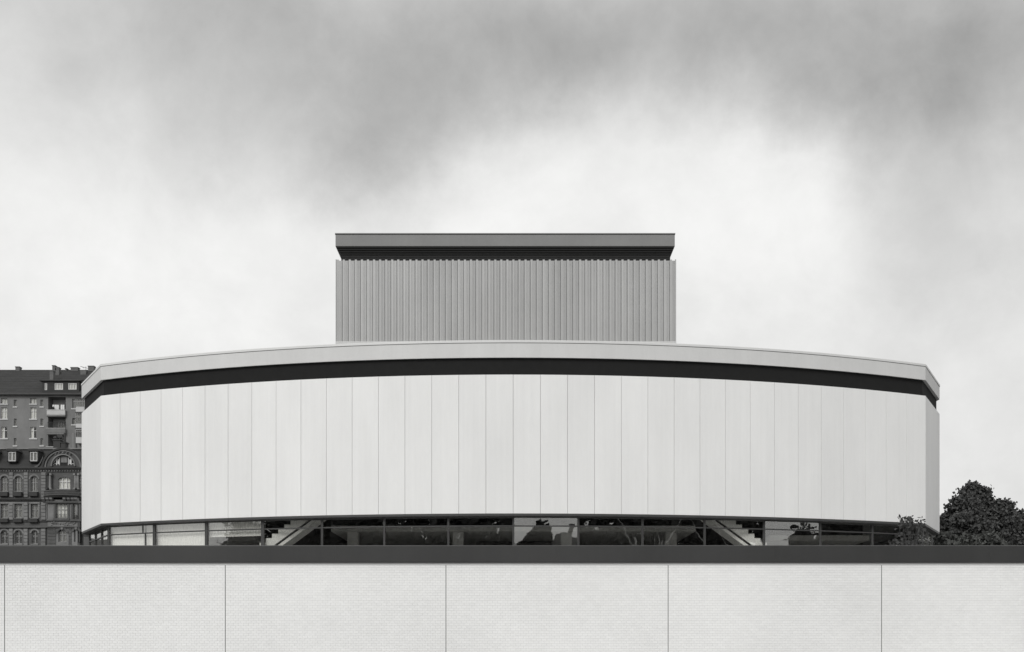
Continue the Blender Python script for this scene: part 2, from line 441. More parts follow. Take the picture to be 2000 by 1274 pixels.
# glazing, 7 bays each side of the middle, 3 in each splayed corner
GI = .40
bay = 17*dl/7
gl_line = [ (SL[0], 80.0), SL ] + [arc((i-7)*bay) for i in range(15)] + [SR, (SR[0], 80.0)]
g_off = polyoff(gl_line, GI)
zh, ztr = z_pb - .10, 7.085
segs = []
for i in range(14): segs.append((g_off[i+2], g_off[i+3]))
for a, b in ((g_off[1], g_off[2]), (g_off[16], g_off[17])):
    for k in range(3):
        segs.append((a + (b-a)*(k/3), a + (b-a)*((k+1)/3)))
for a, b in ((g_off[0], g_off[1]), (g_off[17], g_off[18])):
    for k in range(4):
        segs.append((a + (b-a)*(k/4), a + (b-a)*((k+1)/4)))
for si, (a, b) in enumerate(segs):
    d = b - a; w = d.length; ang = math.atan2(d.y, d.x); c = (a + b)/2
    hw = w/2 - .002
    mb = MB()
    bold = .055 if si in (0, 1, 2) or si == 13 else .035
    lf = -hw; 
    mb.slab(lf, lf + (.09 if si in (0, 1, 2, 3) else .05), -.05, .08, TZ, zh, .006)
    mb.slab(hw - (.06 if si in (0, 1, 2, 13) else .035), hw, -.05, .08, TZ, zh, .006)
    for z in (ztr, TZ + .08, zh - .03):
        mb.slab(lf + .04, hw - .03, -.03, .06, z - .03, z + .03, .005)
    if si == 0:
        mb.slab(.72, .77, -.02, .05, ztr + .03, zh - .03, .005)
        mb.slab(.88, .92, -.02, .05, TZ + .1, ztr - .03, .005)
    fr = place('window', mb.mesh('window', MT['lframe'] if si in (17, 18, 19) else MT['frame']), th, (c.x, c.y, 0), ang)
    up = MB().box(lf + .05, hw - .035, .008, .016, ztr + .03, zh - .06).mesh('upper_pane', MT['glass'])
    lo = MB().box(lf + .05, hw - .035, .008, .016, TZ + .11, ztr - .03).mesh('lower_pane', MT['glass'])
    if si in (0, 1, 2):  # pale curtains added behind the left panes to lift their reflected-sky brightness
        zl = (TZ + .11, TZ + .11, ztr - .30)[si]
        bm = MB(); nb_ = 40; vs_ = []
        for k in range(nb_ + 1):
            x_ = lf + .06 + (2*hw - .12)*k/nb_
            if si == 0 and 28.5 < k < 30.5: x_ += .0
            yv = .24 + (.022 if k % 2 else -.022)
            vs_ += [(x_, yv, zl), (x_, yv, zh - .02)]
        bm.add(vs_, [(2*k, 2*k+2, 2*k+3, 2*k+1) for k in range(nb_) if not (si == 0 and k in (29, 30))])
        place('curtain', bm.mesh('curtain', MT['int_white']), fr, (c.x, c.y, 0), ang)
    tl = random.uniform(-.004, .004)
    place('pane', up, fr, (c.x, c.y, 0), ang + tl * .5)
    place('pane', lo, fr, (c.x, c.y, 0), ang + tl * .3)

# inside the foyer
MB().box(-22.0, 22.0, 74.0, 74.3, TZ, 13.9).put('foyer_back_wall', MT['int_dark'], th)
MB().box(-18.5, 18.5, 60.2, 74.0, 9.6, 9.8).put('foyer_ceiling', MT['int_dark'], th)
MB().box(-22.2, 22.2, 61.6, 74.0, TZ - .1, TZ + .02).box(-16, 16, 57.4, 61.6, TZ - .1, TZ + .02).put('foyer_floor', MT['int_floor'], th)
MB().box(-9.8, 9.8, 63.2, 73.9, 7.56, 7.86).put('gallery_slab', MT['int_light'], th)
MB().box(-20.0, -14.4, 66.0, 73.9, 7.3, 7.6).put('gallery_slab', MT['int_light'], th)
MB().box(14.4, 20.0, 66.0, 73.9, 7.3, 7.6).put('gallery_slab', MT['int_light'], th)
cm = MB().slab(-.29, .29, -.29, .29, TZ + .02, 7.56, .02).mesh('foyer_column', MT['int_light'])
for px in (690, 895, 1106, 1310): place('foyer_column', cm, th, (W(px, 0, 64)[0], 64, 0))
MB().slab(-2.2, 2.4, 69.0, 69.3, TZ + .02, 7.5, .02).put('foyer_partition', MT['int_dark'], th)
# two mirrored open flights: every step a saw-tooth block over a slanting string
RUN, RISE = .300, .220
for side in (-1, 1):
    x_foot = -side*0 + side * 11.72
    root = MB()
    # string: slanting beam from the floor to the gallery
    xs0, z0 = -1.2, 6.72
    n0, n1 = -16, 11
    def sx(k): return side * (11.72 - RUN*k)
    def szt(k): return 6.72 + RISE*k
    def strip(o1, o2, y0, y1):
        p = [(sx(n0), szt(n0) - o2), (sx(n1), szt(n1) - o2), (sx(n1), szt(n1) - o1), (sx(n0), szt(n0) - o1)]
        if side > 0: p = p[::-1]
        return MB().prism_y(p, y0, y1)
    s_ob = strip(.60, .78, 57.15, 58.7).put('staircase', MT['int_white'], th)
    g_ob = strip(.52, .60, 57.3, 58.6).put('stair_gap', MT['int_dark'], s_ob)
    e = .002
    pts = [(-RUN/2 + e, -.52 - RISE/2), (RUN/2 - e, -.52 + RISE/2), (RUN/2 - e, 0), (-RUN/2 + e, 0)]
    pts = [(x*(1 if side < 0 else -1), z) for x, z in pts]
    if side > 0: pts = pts[::-1]
    sm = MB().prism_y(pts, 57.1 - 59, 58.7 - 59).mesh('step', MT['int_white'])
    for k in range(n0, n1):
        place('step', sm, s_ob, (side*(11.72 - RUN*(k+.5)), 59, 6.72 + RISE*(k + 1) - RISE/2 + .05))
    MB().box(*sorted((side*11.58, side*11.65)), 57.2, 57.26, 6.2, 6.70).put('handrail_post', MT['int_white'], s_ob)

# ------------------------------------------------------------------ stage tower
DT = 72.0
tw = MB()
xl, xr = W(656.5, 0, DT)[0], W(1319.5, 0, DT)[0]
zc = W(0, 507.5, DT)[1]
tower = tw.box(xl + .05, xr - .05, DT + .12, DT + 15.9, 15.7, zc - .02).put('stage_tower', MT['core'], th)
NB = 56
bw_ = (xr - xl)/NB
def clad_mesh(w, h, hx):
    """one sheet: proud crest at the left, pan with two small stiffening ribs"""
    c = .075; ys = 0
    pts = [(0, .075), (.010, .030), (.135, .030), (.143, .060), (.215, .060), (.217, .085), (.233, .085), (.235, .060),
           (.300, .060), (.302, .085), (.318, .085), (.320, .060), (w - .024, .060), (w - .022, .11), (w - .004, .11)]
    m = MB(); n = len(pts)
    vs = []
    for x, y in pts:
        crest = y < .05 and .005 < x
        vs += [(x, y, 0), (x, y, h + (hx if crest else 0))]
    vs += [(x, .15, h if i else h) for i, (x, y) in enumerate(pts)]
    fs = [(2*i, 2*i+2, 2*i+3, 2*i+1) for i in range(n-1)]
    fs += [(2*i+1, 2*i+3, 2*n+i+1, 2*n+i) for i in range(n-1)]
    return m.add(vs, fs).mesh('cladding_sheet', MT['clad'])
zbase = 15.7
cme = clad_mesh(bw_, zc - zbase - .06, .075)
for i in range(NB):
    place('cladding_sheet', cme, tower, (xl + .02 + i*bw_, DT - .02, zbase))
for x in (xl, xr):
    MB().box(x - .03, x + .03, DT - .045, DT + .14, zbase, zc + .01).put('corner_post', MT['clad'], tower)
MB().slab(xl - .02, xr + .03, DT - .10, DT - .03, W(0, 673, DT)[1], W(0, 667.6, DT)[1], .008).put('base_flashing', MT['fascia'], tower)
# crown: fascia, raking slatted soffit, neck
fx0, fx1 = W(655.2, 0, DT)[0], W(1318, 0, DT)[0]
nx0, nx1 = W(664.5, 0, DT)[0], W(1311.0, 0, DT)[0]
z1, z2, z3 = W(0, 455.5, DT)[1], W(0, 481.2, DT)[1], W(0, 497, DT)[1]
MB().slab(fx0, fx1, DT, DT + 16, z2, z1 - .10, .02).put('tower_fascia', MT['tfascia'], tower)
MB().box(fx0 + .03, fx1 - .03, DT + .03, DT + 15.97, z1 - .10, z1 - .07).put('shadow_gap', MT['trim'], tower)
MB().slab(fx0 - .03, fx1 + .03, DT - .03, DT + 16.03, z1 - .07, z1, .015).put('tower_coping', MT['tfascia'], tower)
MB().box(nx0 + .06, nx1 - .06, DT + .36, DT + 15.6, zc - .3, z2).put('tower_neck', MT['slat'], tower)
ns = 8
zt_ = z2 - .005; zb_ = zc - .12
for k in range(ns):
    za = zt_ - (zt_ - zb_)*k/ns; zb2 = zt_ - (zt_ - zb_)*(k+1)/ns + .045
    def ins(z):
        t = min(1, (z2 - z)/(z2 - z3)); return t
    a, b = ins(za), ins(zb2)
    m = MB()
    X0a, X1a = fx0 + .02 + (nx0 - fx0)*a, fx1 - .02 + (nx1 - fx1)*a
    X0b, X1b = fx0 + .02 + (nx0 - fx0)*b, fx1 - .02 + (nx1 - fx1)*b
    ya, yb = DT + .03 + .28*a, DT + .03 + .28*b
    bk = DT + 15.5
    vs = [(X0b, yb, zb2), (X1b, yb, zb2), (X1b, bk, zb2), (X0b, bk, zb2), (X0a, ya, za), (X1a, ya, za), (X1a, bk, za), (X0a, bk, za)]
    m.add(vs, [(0,3,2,1),(4,5,6,7),(0,1,5,4),(1,2,6,5),(2,3,7,6),(3,0,4,7)])
    m.put('slat', MT['slat'], tower)

# ------------------------------------------------------------------ facade tools for the old houses
def holed_wall(x0, x1, z0, z1, y, holes, depth=.25, mi=0, mb=None):
    mb = mb or MB()
    hs = [h for h in holes if h[1] > x0 and h[0] < x1 and h[3] > z0 and h[2] < z1]
    X = sorted({x0, x1} | {min(max(v, x0), x1) for h in hs for v in h[:2]})
    Z = sorted({z0, z1} | {min(max(v, z0), z1) for h in hs for v in h[2:4]})
    for a, b in zip(X, X[1:]):
        for c, d in zip(Z, Z[1:]):
            mx, mz = (a+b)/2, (c+d)/2
            if any(h[0] < mx < h[1] and h[2] < mz < h[3] for h in hs): continue
            mb.add([(a,y,c),(b,y,c),(b,y,d),(a,y,d)], [(0,1,2,3)], mi)
    for h in hs:
        a, b, c, d = h[:4]; e = h[4] if len(h) > 4 else depth
        mb.add([(a,y,c),(b,y,c),(b,y,d),(a,y,d),(a,y+e,c),(b,y+e,c),(b,y+e,d),(a,y+e,d)],
               [(0,1,5,4),(1,2,6,5),(2,3,7,6),(3,0,4,7)], mi)
    return mb
def window(parent, hole, y, cols=2, transom=.65, sash='sash', cur='curtain', rec=.16, fw=.07, arch=False):
    """window filling the hole: frame > glass, curtain, dark room behind"""
    a, b, c, d = hole[:4]
    yy = y + rec
    m = MB()
    m.box(a, a+fw, yy, yy+.07, c, d); m.box(b-fw, b, yy, yy+.07, c, d)
    m.box(a+fw, b-fw, yy, yy+.07, c, c+fw); m.box(a+fw, b-fw, yy, yy+.07, d-fw, d)
    for k in range(1, cols):
        x = a + (b-a)*k/cols
        m.box(x-fw*.55, x+fw*.55, yy-.01, yy+.07, c+fw, d-fw)
    if transom:
        z = c + (d-c)*transom
        for k in range(cols):
            xa = a + (b-a)*k/cols + (fw if k == 0 else fw*.55); xb = a + (b-a)*(k+1)/cols - (fw if k == cols-1 else fw*.55)
            m.box(xa, xb, yy-.005, yy+.065, z-fw*.45, z+fw*.45)
    f = m.put('window', MT[sash], parent)
    MB().box(a+.01, b-.01, yy+.03, yy+.034, c+.01, d-.01).put('pane', MT['pane'], f)
    if cur:
        cm_ = MB(); n = max(4, int((b-a)/.14)); vs = []
        for k in range(n+1):
            x = a + .03 + (b-a-.06)*k/n; yv = yy + .14 + (.03 if k % 2 else 0)
            vs += [(x, yv, c+.02), (x, yv, d-.02)]
        cm_.add(vs, [(2*k, 2*k+2, 2*k+3, 2*k+1) for k in range(n)])
        if cur == 'half':
            cm_ = MB(); cm_.box(a+.03, (a+b)/2 - .05, yy+.14, yy+.15, c+.02, d-.02); cm_.put('curtain', MT['curtain'], f)
        else: cm_.put('curtain', MT[cur], f)
    MB().add([(a-.1,yy+.5,c-.1),(b+.1,yy+.5,c-.1),(b+.1,yy+.5,d+.1),(a-.1,yy+.5,d+.1)], [(0,1,2,3)]).put('room', MT['void'], f)
    return f
def rect(D, x0, x1, y0, y1, dep=None):
    a, zt_ = W(x0, y0, D); b, zb_ = W(x1, y1, D)
    return (a, b, zb_, zt_) if dep is None else (a, b, zb_, zt_, dep)

# ------------------------------------------------------------------ tenement on the slope
DA = 185.0
ap = empty('tenement', (W(60, 0, DA)[0], DA, 20), 'tall grey stuccoed tenement with steep slate roof and stacked balconies at the left edge', 'apartment house')
zE = W(0, 770.5, DA)[1]; zR = W(0, 722.5, DA + 5.5)[1]
AX0, AX1 = W(-150, 0, DA)[0], W(192, 0, DA)[0]
win = []
for cx0 in (59, 2):
    for (a, b) in ((778, 788.5), (796, 818), (834, 856)):
        win.append((rect(DA, cx0, cx0 + 12, a, b), 2, .68 if a > 780 else 0, 'sash' if a > 780 else 'sash2', 'curtain' if a < 820 else 'half', 1))
for cx0 in (79, 27, -24):
    for (a, b) in ((781, 794), (818, 832), (856, 870)):
        win.append((rect(DA, cx0, cx0 + 5.4, a, b), 1, 0, 'sash2', 'curtain2', 1))
win.append((rect(DA, 141, 148, 779, 797.5), 2, .7, 'sash2', 'curtain2', 1))
win.append((rect(DA, 141, 148, 817, 829), 1, 0, 'sash2', 'curtain2', 1))
win.append((rect(DA, -49, -37, 796, 818), 2, .68, 'sash', 'curtain', 1))
win.append((rect(DA, -49, -37, 834, 856), 2, .68, 'sash', 'curtain', 1))
log = rect(DA, 94, 128.5, 776, 878, 2.0)
hollows = [w[0] for w in win]
holed_wall(AX0, AX1, 18, zE, DA, [h + (.3,) for h in hollows] + [log]).put('wall', MT['stucco'], ap)
MB().box(AX0, AX1, DA + 10.5, DA + 10.8, 18, zE).box(AX1 - .2, AX1, DA + .01, DA + 10.5, 18, zE).box(AX0, AX0 + .2, DA + .01, DA + 10.5, 18, zE).put('outer_wall', MT['stucco'], ap)
for h, c, t, s_, cu, _ in win:
    f = window(ap, h, DA, c, t, s_, cu)
    MB().slab(h[0]-.15, h[1]+.15, DA-.10, DA+.05, h[2]-.22, h[2]-.02, .015).put('sill', MT['stucco2'], f)
# roof: steep slope with courses, long slated dormer
yE, yR = DA - .55, DA + 5.5
def slope_y(z): return yE + (yR - yE)*(z - zE)/(zR - zE)
ncr = 14
m = MB()
for k in range(ncr):
    za, zb2 = zE + (zR - zE)*k/ncr, zE + (zR - zE)*(k+1)/ncr
    m.add([(AX0-.3, slope_y(za)-.03, za), (AX1+.3, slope_y(za)-.03, za), (AX1+.3, slope_y(zb2), zb2), (AX0-.3, slope_y(zb2), zb2)], [(0,1,2,3)])
    m.add([(AX0-.3, slope_y(za), za-.0), (AX1+.3, slope_y(za), za-.0), (AX1+.3, slope_y(za)-.03, za), (AX0-.3, slope_y(za)-.03, za)], [(0,1,2,3)])
m.add([(AX0-.3, yR, zR), (AX1+.3, yR, zR), (AX1+.3, DA+11.2, zE), (AX0-.3, DA+11.2, zE)], [(0,1,2,3)])
m.add([(AX1-.05, yE, zE), (AX1-.05, DA+11.2, zE), (AX1-.05, yR, zR)], [(0,1,2)])
roof = m.put('roof', MT['slate'], ap)
MB().box(AX0-.3, AX1+.3, yE-.12, yE+.6, zE-.14, zE-.01).put('gutter', MT['trim'], ap)
dmx0, dmx1 = W(83, 0, DA)[0], W(155, 0, DA)[0]
dz0, dz1 = W(0, 767, DA)[1], W(0, 745.5, DA)[1]
dw_ = [rect(DA-.2, 87, 92, 748.5, 762), rect(DA-.2, 106.5, 123, 748.5, 761.5), rect(DA-.2, 133, 149.5, 748.5, 761)]
dm = holed_wall(dmx0, dmx1, dz0, dz1, DA - .2, [h + (.25,) for h in dw_])
dm.add([(dmx0,DA-.2,dz0),(dmx0,DA-.2,dz1),(dmx0,DA+4,dz1)],[(0,1,2)]); dm.add([(dmx1,DA-.2,dz0),(dmx1,DA-.2,dz1),(dmx1,DA+4,dz1)],[(0,1,2)])
dorm = dm.put('dormer', MT['slate'], ap)
m = MB(); m.add([(dmx0-.3,DA-.5,dz1),(dmx1+.3,DA-.5,dz1),(dmx1+.3,DA-.5,dz1+.16),(dmx0-.3,DA-.5,dz1+.16),(dmx0+1.2,DA+3.4,dz1+1.1),(dmx1,DA+3.4,dz1+1.1),(dmx0-.3,DA+3,dz1),(dmx1+.3,DA+3,dz1)],
    [(0,1,2,3),(3,2,5,4),(0,3,4,6),(1,7,5,2),(0,6,7,1)]).put('dormer_roof', MT['slate'], ap)
for h, c in zip(dw_, (1, 3, 3)): window(ap, h, DA - .2, c, 0, 'sash', 'curtain', .05, .10)
for (a, b, c, d, y) in ((97, 104, 723.5, 743, DA+1.2), (102, 107.5, 713.5, 723.5, DA+5.2), (109.5, 115, 717, 723.5, DA+5.2), (127.5, 130, 719.5, 723, DA+5.2), (138, 152, 717.2, 724, DA+5.2), (172, 183, 714.5, 724, DA+5.2), (30, 38, 716, 724, DA+5.2), (-20, -6, 715, 724, DA+5.2)):
    h = rect(y, a, b, c, d)
    ch = MB().box(h[0], h[1], y, y+.9, h[2]-1.5, h[3]-.12).box(h[0]-.06, h[1]+.06, y-.06, y+.96, h[3]-.12, h[3]).put('chimney', MT['brick'], ap)
for (a, b) in ((111, 730), (163, 729)):
    x, z = W(a, b, DA + 4.4)
    MB().prism_x([(slope_y(z)-.35, z-.3), (slope_y(z)+.5, z+.45), (slope_y(z)-.35, z+.45)], x-.45, x+.45).put('roof_vent', MT['brick'], ap)
x, z = W(166, 716, DA + 5)
MB().tube((x, DA+5.4, z-1.5), (x, DA+5.4, z+.1), .03, .03).tube((x-.9, DA+5.4, z+.1), (x+.9, DA+5.4, z-.35), .035, .035).tube((x-.4, DA+5.0, z-.12), (x-.4, DA+5.8, z-.12), .02, .02).put('aerial', MT['iron'], ap)
# balconies in the hollow
lx0, lx1 = log[0], log[1]
MB().add([(lx0,DA+2,18),(lx1,DA+2,18),(lx1,DA+2,zE),(lx0,DA+2,zE)],[(0,1,2,3)]).put('balcony_back_wall', MT['stucco2'], ap)
MB().box(lx0+.02, lx1-.02, DA-.02, DA+.5, W(0, 776, DA)[1]-.0, W(0, 773.2, DA)[1]).put('lintel', MT['stucco'], ap)
dh = rect(DA+1.9, 118, 126, 786, 803)
for (top, bot, rail) in ((802, 811.5, 'solid'), (838, 846.5, 'rail'), (874, 882, 'solid')):
    z0, z1_ = W(0, bot, DA)[1], W(0, top, DA)[1]
    bl = MB().slab(lx0-.05, lx1+.05, DA-.45, DA+1.98, z0-.25, z0, .02).put('balcony', MT['stucco'], ap)
    MB().slab(lx0-.05, lx1+.05, DA-.45, DA-.28, z0+.001, z1_, .03).put('balcony_front', MT['stucco2'] if top == 802 else MT['stucco'], bl)
    MB().box(lx0-.1, lx1+.1, DA-.50, DA-.23, z1_, z1_+.07).put('balcony_cap', MT['stucco2'], bl)
    if rail == 'rail':
        m = MB()
        for k in range(19):
            x = lx0 + (lx1-lx0)*k/18
            m.tube((x, DA-.38, z1_+.07), (x, DA-.38, z1_+.95), .018, .018, 4)
        m.tube((lx0, DA-.38, z1_+.95), (lx1, DA-.38, z1_+.95), .03, .03, 5)
        m.put('railing', MT['iron'], bl)
    dd = (lx0 + .5, lx0 + 1.35, z0 + .02, z0 + 2.1)
    window(ap, (lx0 + .9, lx0 + 1.9, z0 + .5, z0 + 2.1), DA + 1.72, 2, .7, 'sash', 'curtain2', .02)
# washing on the top balcony
zz = W(0, 790, DA)[1]
for k, (a, w, h) in enumerate(((101.5, 3.6, 11), (105.6, 4.5, 12.5), (110.5, 3.4, 12), (117.5, 3.8, 12), (121.8, 3.0, 10))):
    x0, _ = W(a, 0, DA); x1, _ = W(a + w, 0, DA); z0 = zz - h*DA/F
    m = MB(); n = 5; vs = []
    for i in range(n+1):
        x = x0 + (x1-x0)*i/n
        vs += [(x, DA+.2+.03*math.sin(i*2), z0+.06*math.sin(i*1.7+k)), (x, DA+.2, zz - .02)]
    m.add(vs, [(2*i, 2*i+2, 2*i+3, 2*i+1) for i in range(n)])
    o = m.put('laundry', MT['cloth'])
    sol = o.modifiers.new('thick', 'SOLIDIFY'); sol.thickness = .01
    tag(o, ['narrow white cloth hanging at the left end of the line on the topmost tenement balcony',
            'widest white sheet on the line of the topmost tenement balcony, second from the left',
            'white towel in the middle of the line on the topmost tenement balcony',
            'white shirt-sized cloth right of the gap in the line on the topmost tenement balcony',
            'short white cloth at the right end of the line on the topmost tenement balcony'][k], 'laundry', 'washing on the tenement balcony')
m = MB().tube((lx0, DA+.2, zz), (lx1, DA+.2, zz), .012, .012, 4)
m.put('washing_line', MT['iron'], ap)
def bush(name, c, rad, n, size, material, parent=None, seed=0, flat=1.0):
    r = np.random.default_rng(seed)
    d = r.normal(size=(n, 3)); d /= np.linalg.norm(d, axis=1)[:, None]
    p = d * (r.uniform(.35, 1.0, n)**.6)[:, None] * np.array(rad)
    return leaves(name, p + np.array(c), size, material, parent, seed)
def leaves(name, p, size, material, parent=None, seed=0, droop=.5):
    r = np.random.default_rng(seed + 5); n = len(p)
    a = r.normal(size=(n, 3)); a[:, 2] -= droop; a /= np.linalg.norm(a, axis=1)[:, None]
    b = np.cross(a, r.normal(size=(n, 3))); b /= np.linalg.norm(b, axis=1)[:, None]
    s = size * r.uniform(.6, 1.25, n)[:, None]
    a = a*s; b = b*s*.42
    V = np.stack([p - a*.1, p + a*.45 + b, p + a, p + a*.45 - b], 1).reshape(-1, 3)
    me = bpy.data.meshes.new(name)
    me.vertices.add(4*n); me.vertices.foreach_set('co', V.ravel())
    me.loops.add(4*n); me.loops.foreach_set('vertex_index', np.arange(4*n))
    me.polygons.add(n); me.polygons.foreach_set('loop_start', np.arange(0, 4*n, 4)); me.polygons.foreach_set('loop_total', np.full(n, 4))
    me.materials.append(material); me.update(); me.validate()
    return place(name, me, parent)
for k, (px, py, w) in enumerate(((104, 798, 4.5), (112.5, 836.5, 3.2), (121.5, 837, 3.2))):
    x, z = W(px, py, DA)
    rr = w*DA/F/2
    o = bush('potted_plant', (x, DA-.1, z), (rr, rr*.8, rr*(1.4 if k == 0 else .6)), 160, .16, MT['leaf'], None, 40+k)
    tag(o, ['tall dark potted plant at the left end of the topmost tenement balcony', 'low dark flowers left of the middle along the rail of the second tenement balcony',
            'low dark flowers to the right along the rail of the second tenement balcony'][k], 'plant', 'plants on the tenement balconies')
# round stair turret shaft and glazed verandas at the right end of the tenement
h = rect(DA, 140, 150.5, 846.5, 880)
m = MB(); cxs = (h[0]+h[1])/2; rr = (h[1]-h[0])/2; nn = 12
ring = [(cxs - rr*math.cos(math.pi*k/nn), DA - rr*.9*math.sin(math.pi*k/nn)) for k in range(nn+1)]
m.add([(x, y, 18) for x, y in ring] + [(x, y, h[3]) for x, y in ring], [(k, k+1, nn+2+k, nn+1+k) for k in range(nn)] + [tuple(nn+1+k for k in range(nn+1))]).put('turret', MT['stucco'], ap)
va, vb = W(153.5, 0, DA)[0], W(170, 0, DA)[0]
for (t, b) in ((781.5, 798), (809, 831), (840, 857)):
    z1_, z0 = W(0, t, DA)[1], W(0, b, DA)[1]
    ve = MB().box(va, vb, DA-1.2, DA-.01, z0-.9, z0).put('veranda', MT['stucco2'], ap)
    m = MB()
    for k in range(5):
        x = va + (vb-va)*k/4; m.box(x-.03, x+.03, DA-1.2, DA-1.12, z0, z1_)
    for z in (z0+.05, (z0+z1_)/2+.2, z1_-.05):
        m.box(va+.03, vb-.03, DA-1.19, DA-1.13, z-.03, z+.03)
    m.put('veranda_frame', MT['sash2'], ve)
    MB().box(va, vb, DA-1.1, DA-1.09, z0, z1_).put('pane', MT['pane'], ve)
    MB().box(va, vb, DA-.9, DA-.02, z0, z1_).put('room', MT['curtain2'] if t != 840 else MT['void'], ve)
    MB().box(va-.1, vb+.1, DA-1.3, DA-.01, z1_, z1_+.12).put('veranda_roof', MT['trim'], ve)

# ------------------------------------------------------------------ ornate townhouse below it
DO = 150.0
ho = empty('ornate_townhouse', (W(110, 0, DO)[0], DO, 11.4), 'sooty sandstone townhouse with a round-arched gable, bay window and balustrade, below the tenement', 'house')
def oz(py): return W(0, py, DO)[1]
def ox(px): return W(px, 0, DO)[0]
zC = oz(914)
hw_ = []
def oh(*a): return rect(DO, *a)
wins = [ (oh(60, 73.5, 931, 960), 3, .6, 'sash2', 'curtain2', 'arch'), (oh(61, 74, 985, 1012), 2, .6, 'sash2', 'curtain2', ''), (oh(62, 73.5, 1037, 1062), 2, .6, 'sash2', None, 'arch'),
         (oh(2, 15.5, 931, 960), 3, .6, 'sash2', 'curtain2', 'arch'), (oh(2, 15, 985, 1012), 2, .6, 'sash2', 'curtain2', ''), (oh(2, 15, 1037, 1062), 2, .6, 'sash2', None, 'arch'),
         (oh(29, 43, 931, 960), 3, .6, 'sash2', 'curtain2', 'arch'), (oh(29, 43, 985, 1012), 2, .6, 'sash2', 'curtain2', ''), (oh(29, 43, 1037, 1062), 2, .6, 'sash2', None, 'arch'),
         (oh(113.5, 137, 932, 955), 3, .62, 'sash', 'curtain', 'seg'), (oh(93, 96.5, 985, 1014), 1, .6, 'sash2', None, '') ]
OX0, OX1 = ox(-60), ox(163)
body = [h for h in wins]
holed_wall(OX0, OX1, 9, zC, DO, [w[0] + (.35,) for w in body if True]).put('wall', MT['stone'], ho)
MB().box(OX0, OX0+.3, DO+.01, DO+9, 9, zC).box(OX1-.3, OX1, DO+.01, DO+9, 9, zC).box(OX0, OX1, DO+9, DO+9.3, 9, zC).put('outer_wall', MT['stone'], ho)
def arch_fill(parent, h, y, rise, dep=.3, mtl='stone'):
    """spandrels that turn the head of a rectangular opening into an arch"""
    a, b, c, d = h[:4]; n = 10; cx_ = (a+b)/2; w = (b-a)/2
    for sgn in (-1, 1):
        pts = [(cx_ + sgn*w*math.sin(math.pi/2*k/n), d - rise + rise*math.cos(math.pi/2*k/n)) for k in range(n+1)]
        pts.append((cx_ + sgn*w, d+.002))
        pts = pts if sgn < 0 else pts[::-1]
        MB().prism_y(pts, y + .002, y + dep).put('arch_spandrel', MT[mtl], parent)
def arch_band(parent, cx_, cz, r0, r1, y0, y1, a0=0, a1=180, mtl='stone', name='arch_moulding', ez=1.0, n=24):
    m = MB(); vs = []
    for k in range(n+1):
        t = R(a0 + (a1-a0)*k/n)
        for rr_, y in ((r0, y0), (r1, y0), (r1, y1), (r0, y1)):
            vs.append((cx_ + rr_*math.cos(t), y, cz + rr_*math.sin(t)*ez))
    fs = [(4*k+j, 4*k+(j+1) % 4, 4*k+4+(j+1) % 4, 4*k+4+j) for k in range(n) for j in range(4)]
    fs += [(3,2,1,0), (4*n, 4*n+1, 4*n+2, 4*n+3)]
    return m.add(vs, fs).put(name, MT[mtl], parent)
for h, c, t, s_, cu, kind in wins:
    f = window(ho, h, DO, c, t, s_, cu, .2, .07)
    if kind == 'arch': arch_fill(ho, h, DO, (h[1]-h[0])/2*.8)
    if kind == 'seg': arch_fill(ho, h, DO, .35)
    MB().slab(h[0]-.12, h[1]+.12, DO-.12, DO+.05, h[2]-.2, h[2]-.02, .015).put('sill', MT['stone2'], f)
    if kind == 'arch':
        arch_band(ho, (h[0]+h[1])/2, h[3]-(h[1]-h[0])/2*.8, (h[1]-h[0])/2+.04, (h[1]-h[0])/2+.24, DO-.07, DO+.01, mtl='stone2', ez=.95)
    if kind == '':
        MB().slab(h[0]-.25, h[0]-.04, DO-.07, DO+.02, h[2], h[3], .02).slab(h[1]+.04, h[1]+.25, DO-.07, DO+.02, h[2], h[3], .02).slab(h[0]-.3, h[1]+.3, DO-.14, DO+.02, h[3]+.03, h[3]+.25, .03).put('window_surround', MT['stone2'], f)
# cornices and string courses
for (py, hh, pj, mtl) in ((913.5, .22, .50, 'stone3'), (917, .14, .30, 'stone'), (921.5, .10, .12, 'stone2'), (974, .20, .34, 'stone3'), (977, .12, .18, 'stone'), (1018, .12, .14, 'stone3'), (1029, .18, .26, 'stone')):
    z = oz(py)
    MB().slab(OX0-.1, OX1+.1, DO-pj, DO+.03, z-hh, z, .04).put('cornice', MT[mtl], ho)
# dentils under the main cornice
m = MB(); k = OX0
while k < OX1:
    m.box(k, k+.16, DO-.26, DO-.001, oz(921)-.0, oz(919)+.04); k += .34
tag(m.put('dentil_row', MT['stone2'], ho), kind='stuff')
# rusticated piers: every course a block
def pier(px0, px1, py0, py1, pj, mtl='stone2', gap=.035):
    x0, x1, z0, z1_ = ox(px0), ox(px1), oz(py1), oz(py0)
    n = max(1, round((z1_-z0)/.42)); hgt = (z1_-z0)/n
    me = MB().slab(0, x1-x0, -pj, .0, gap/2, hgt-gap/2, .03).mesh('block', MT[mtl])
    for k in range(n):
        place('block', me, ho, (x0, DO - .001, z0 + k*hgt))
for a, b in ((81, 90), (18.5, 26), (47, 55)):
    pier(a, b, 923, 972, .14); pier(a, b, 981, 1016, .16); pier(a, b, 1033, 1066, .2)
pier(156, 162, 923, 972, .14); pier(156, 162, 981, 1016, .16)
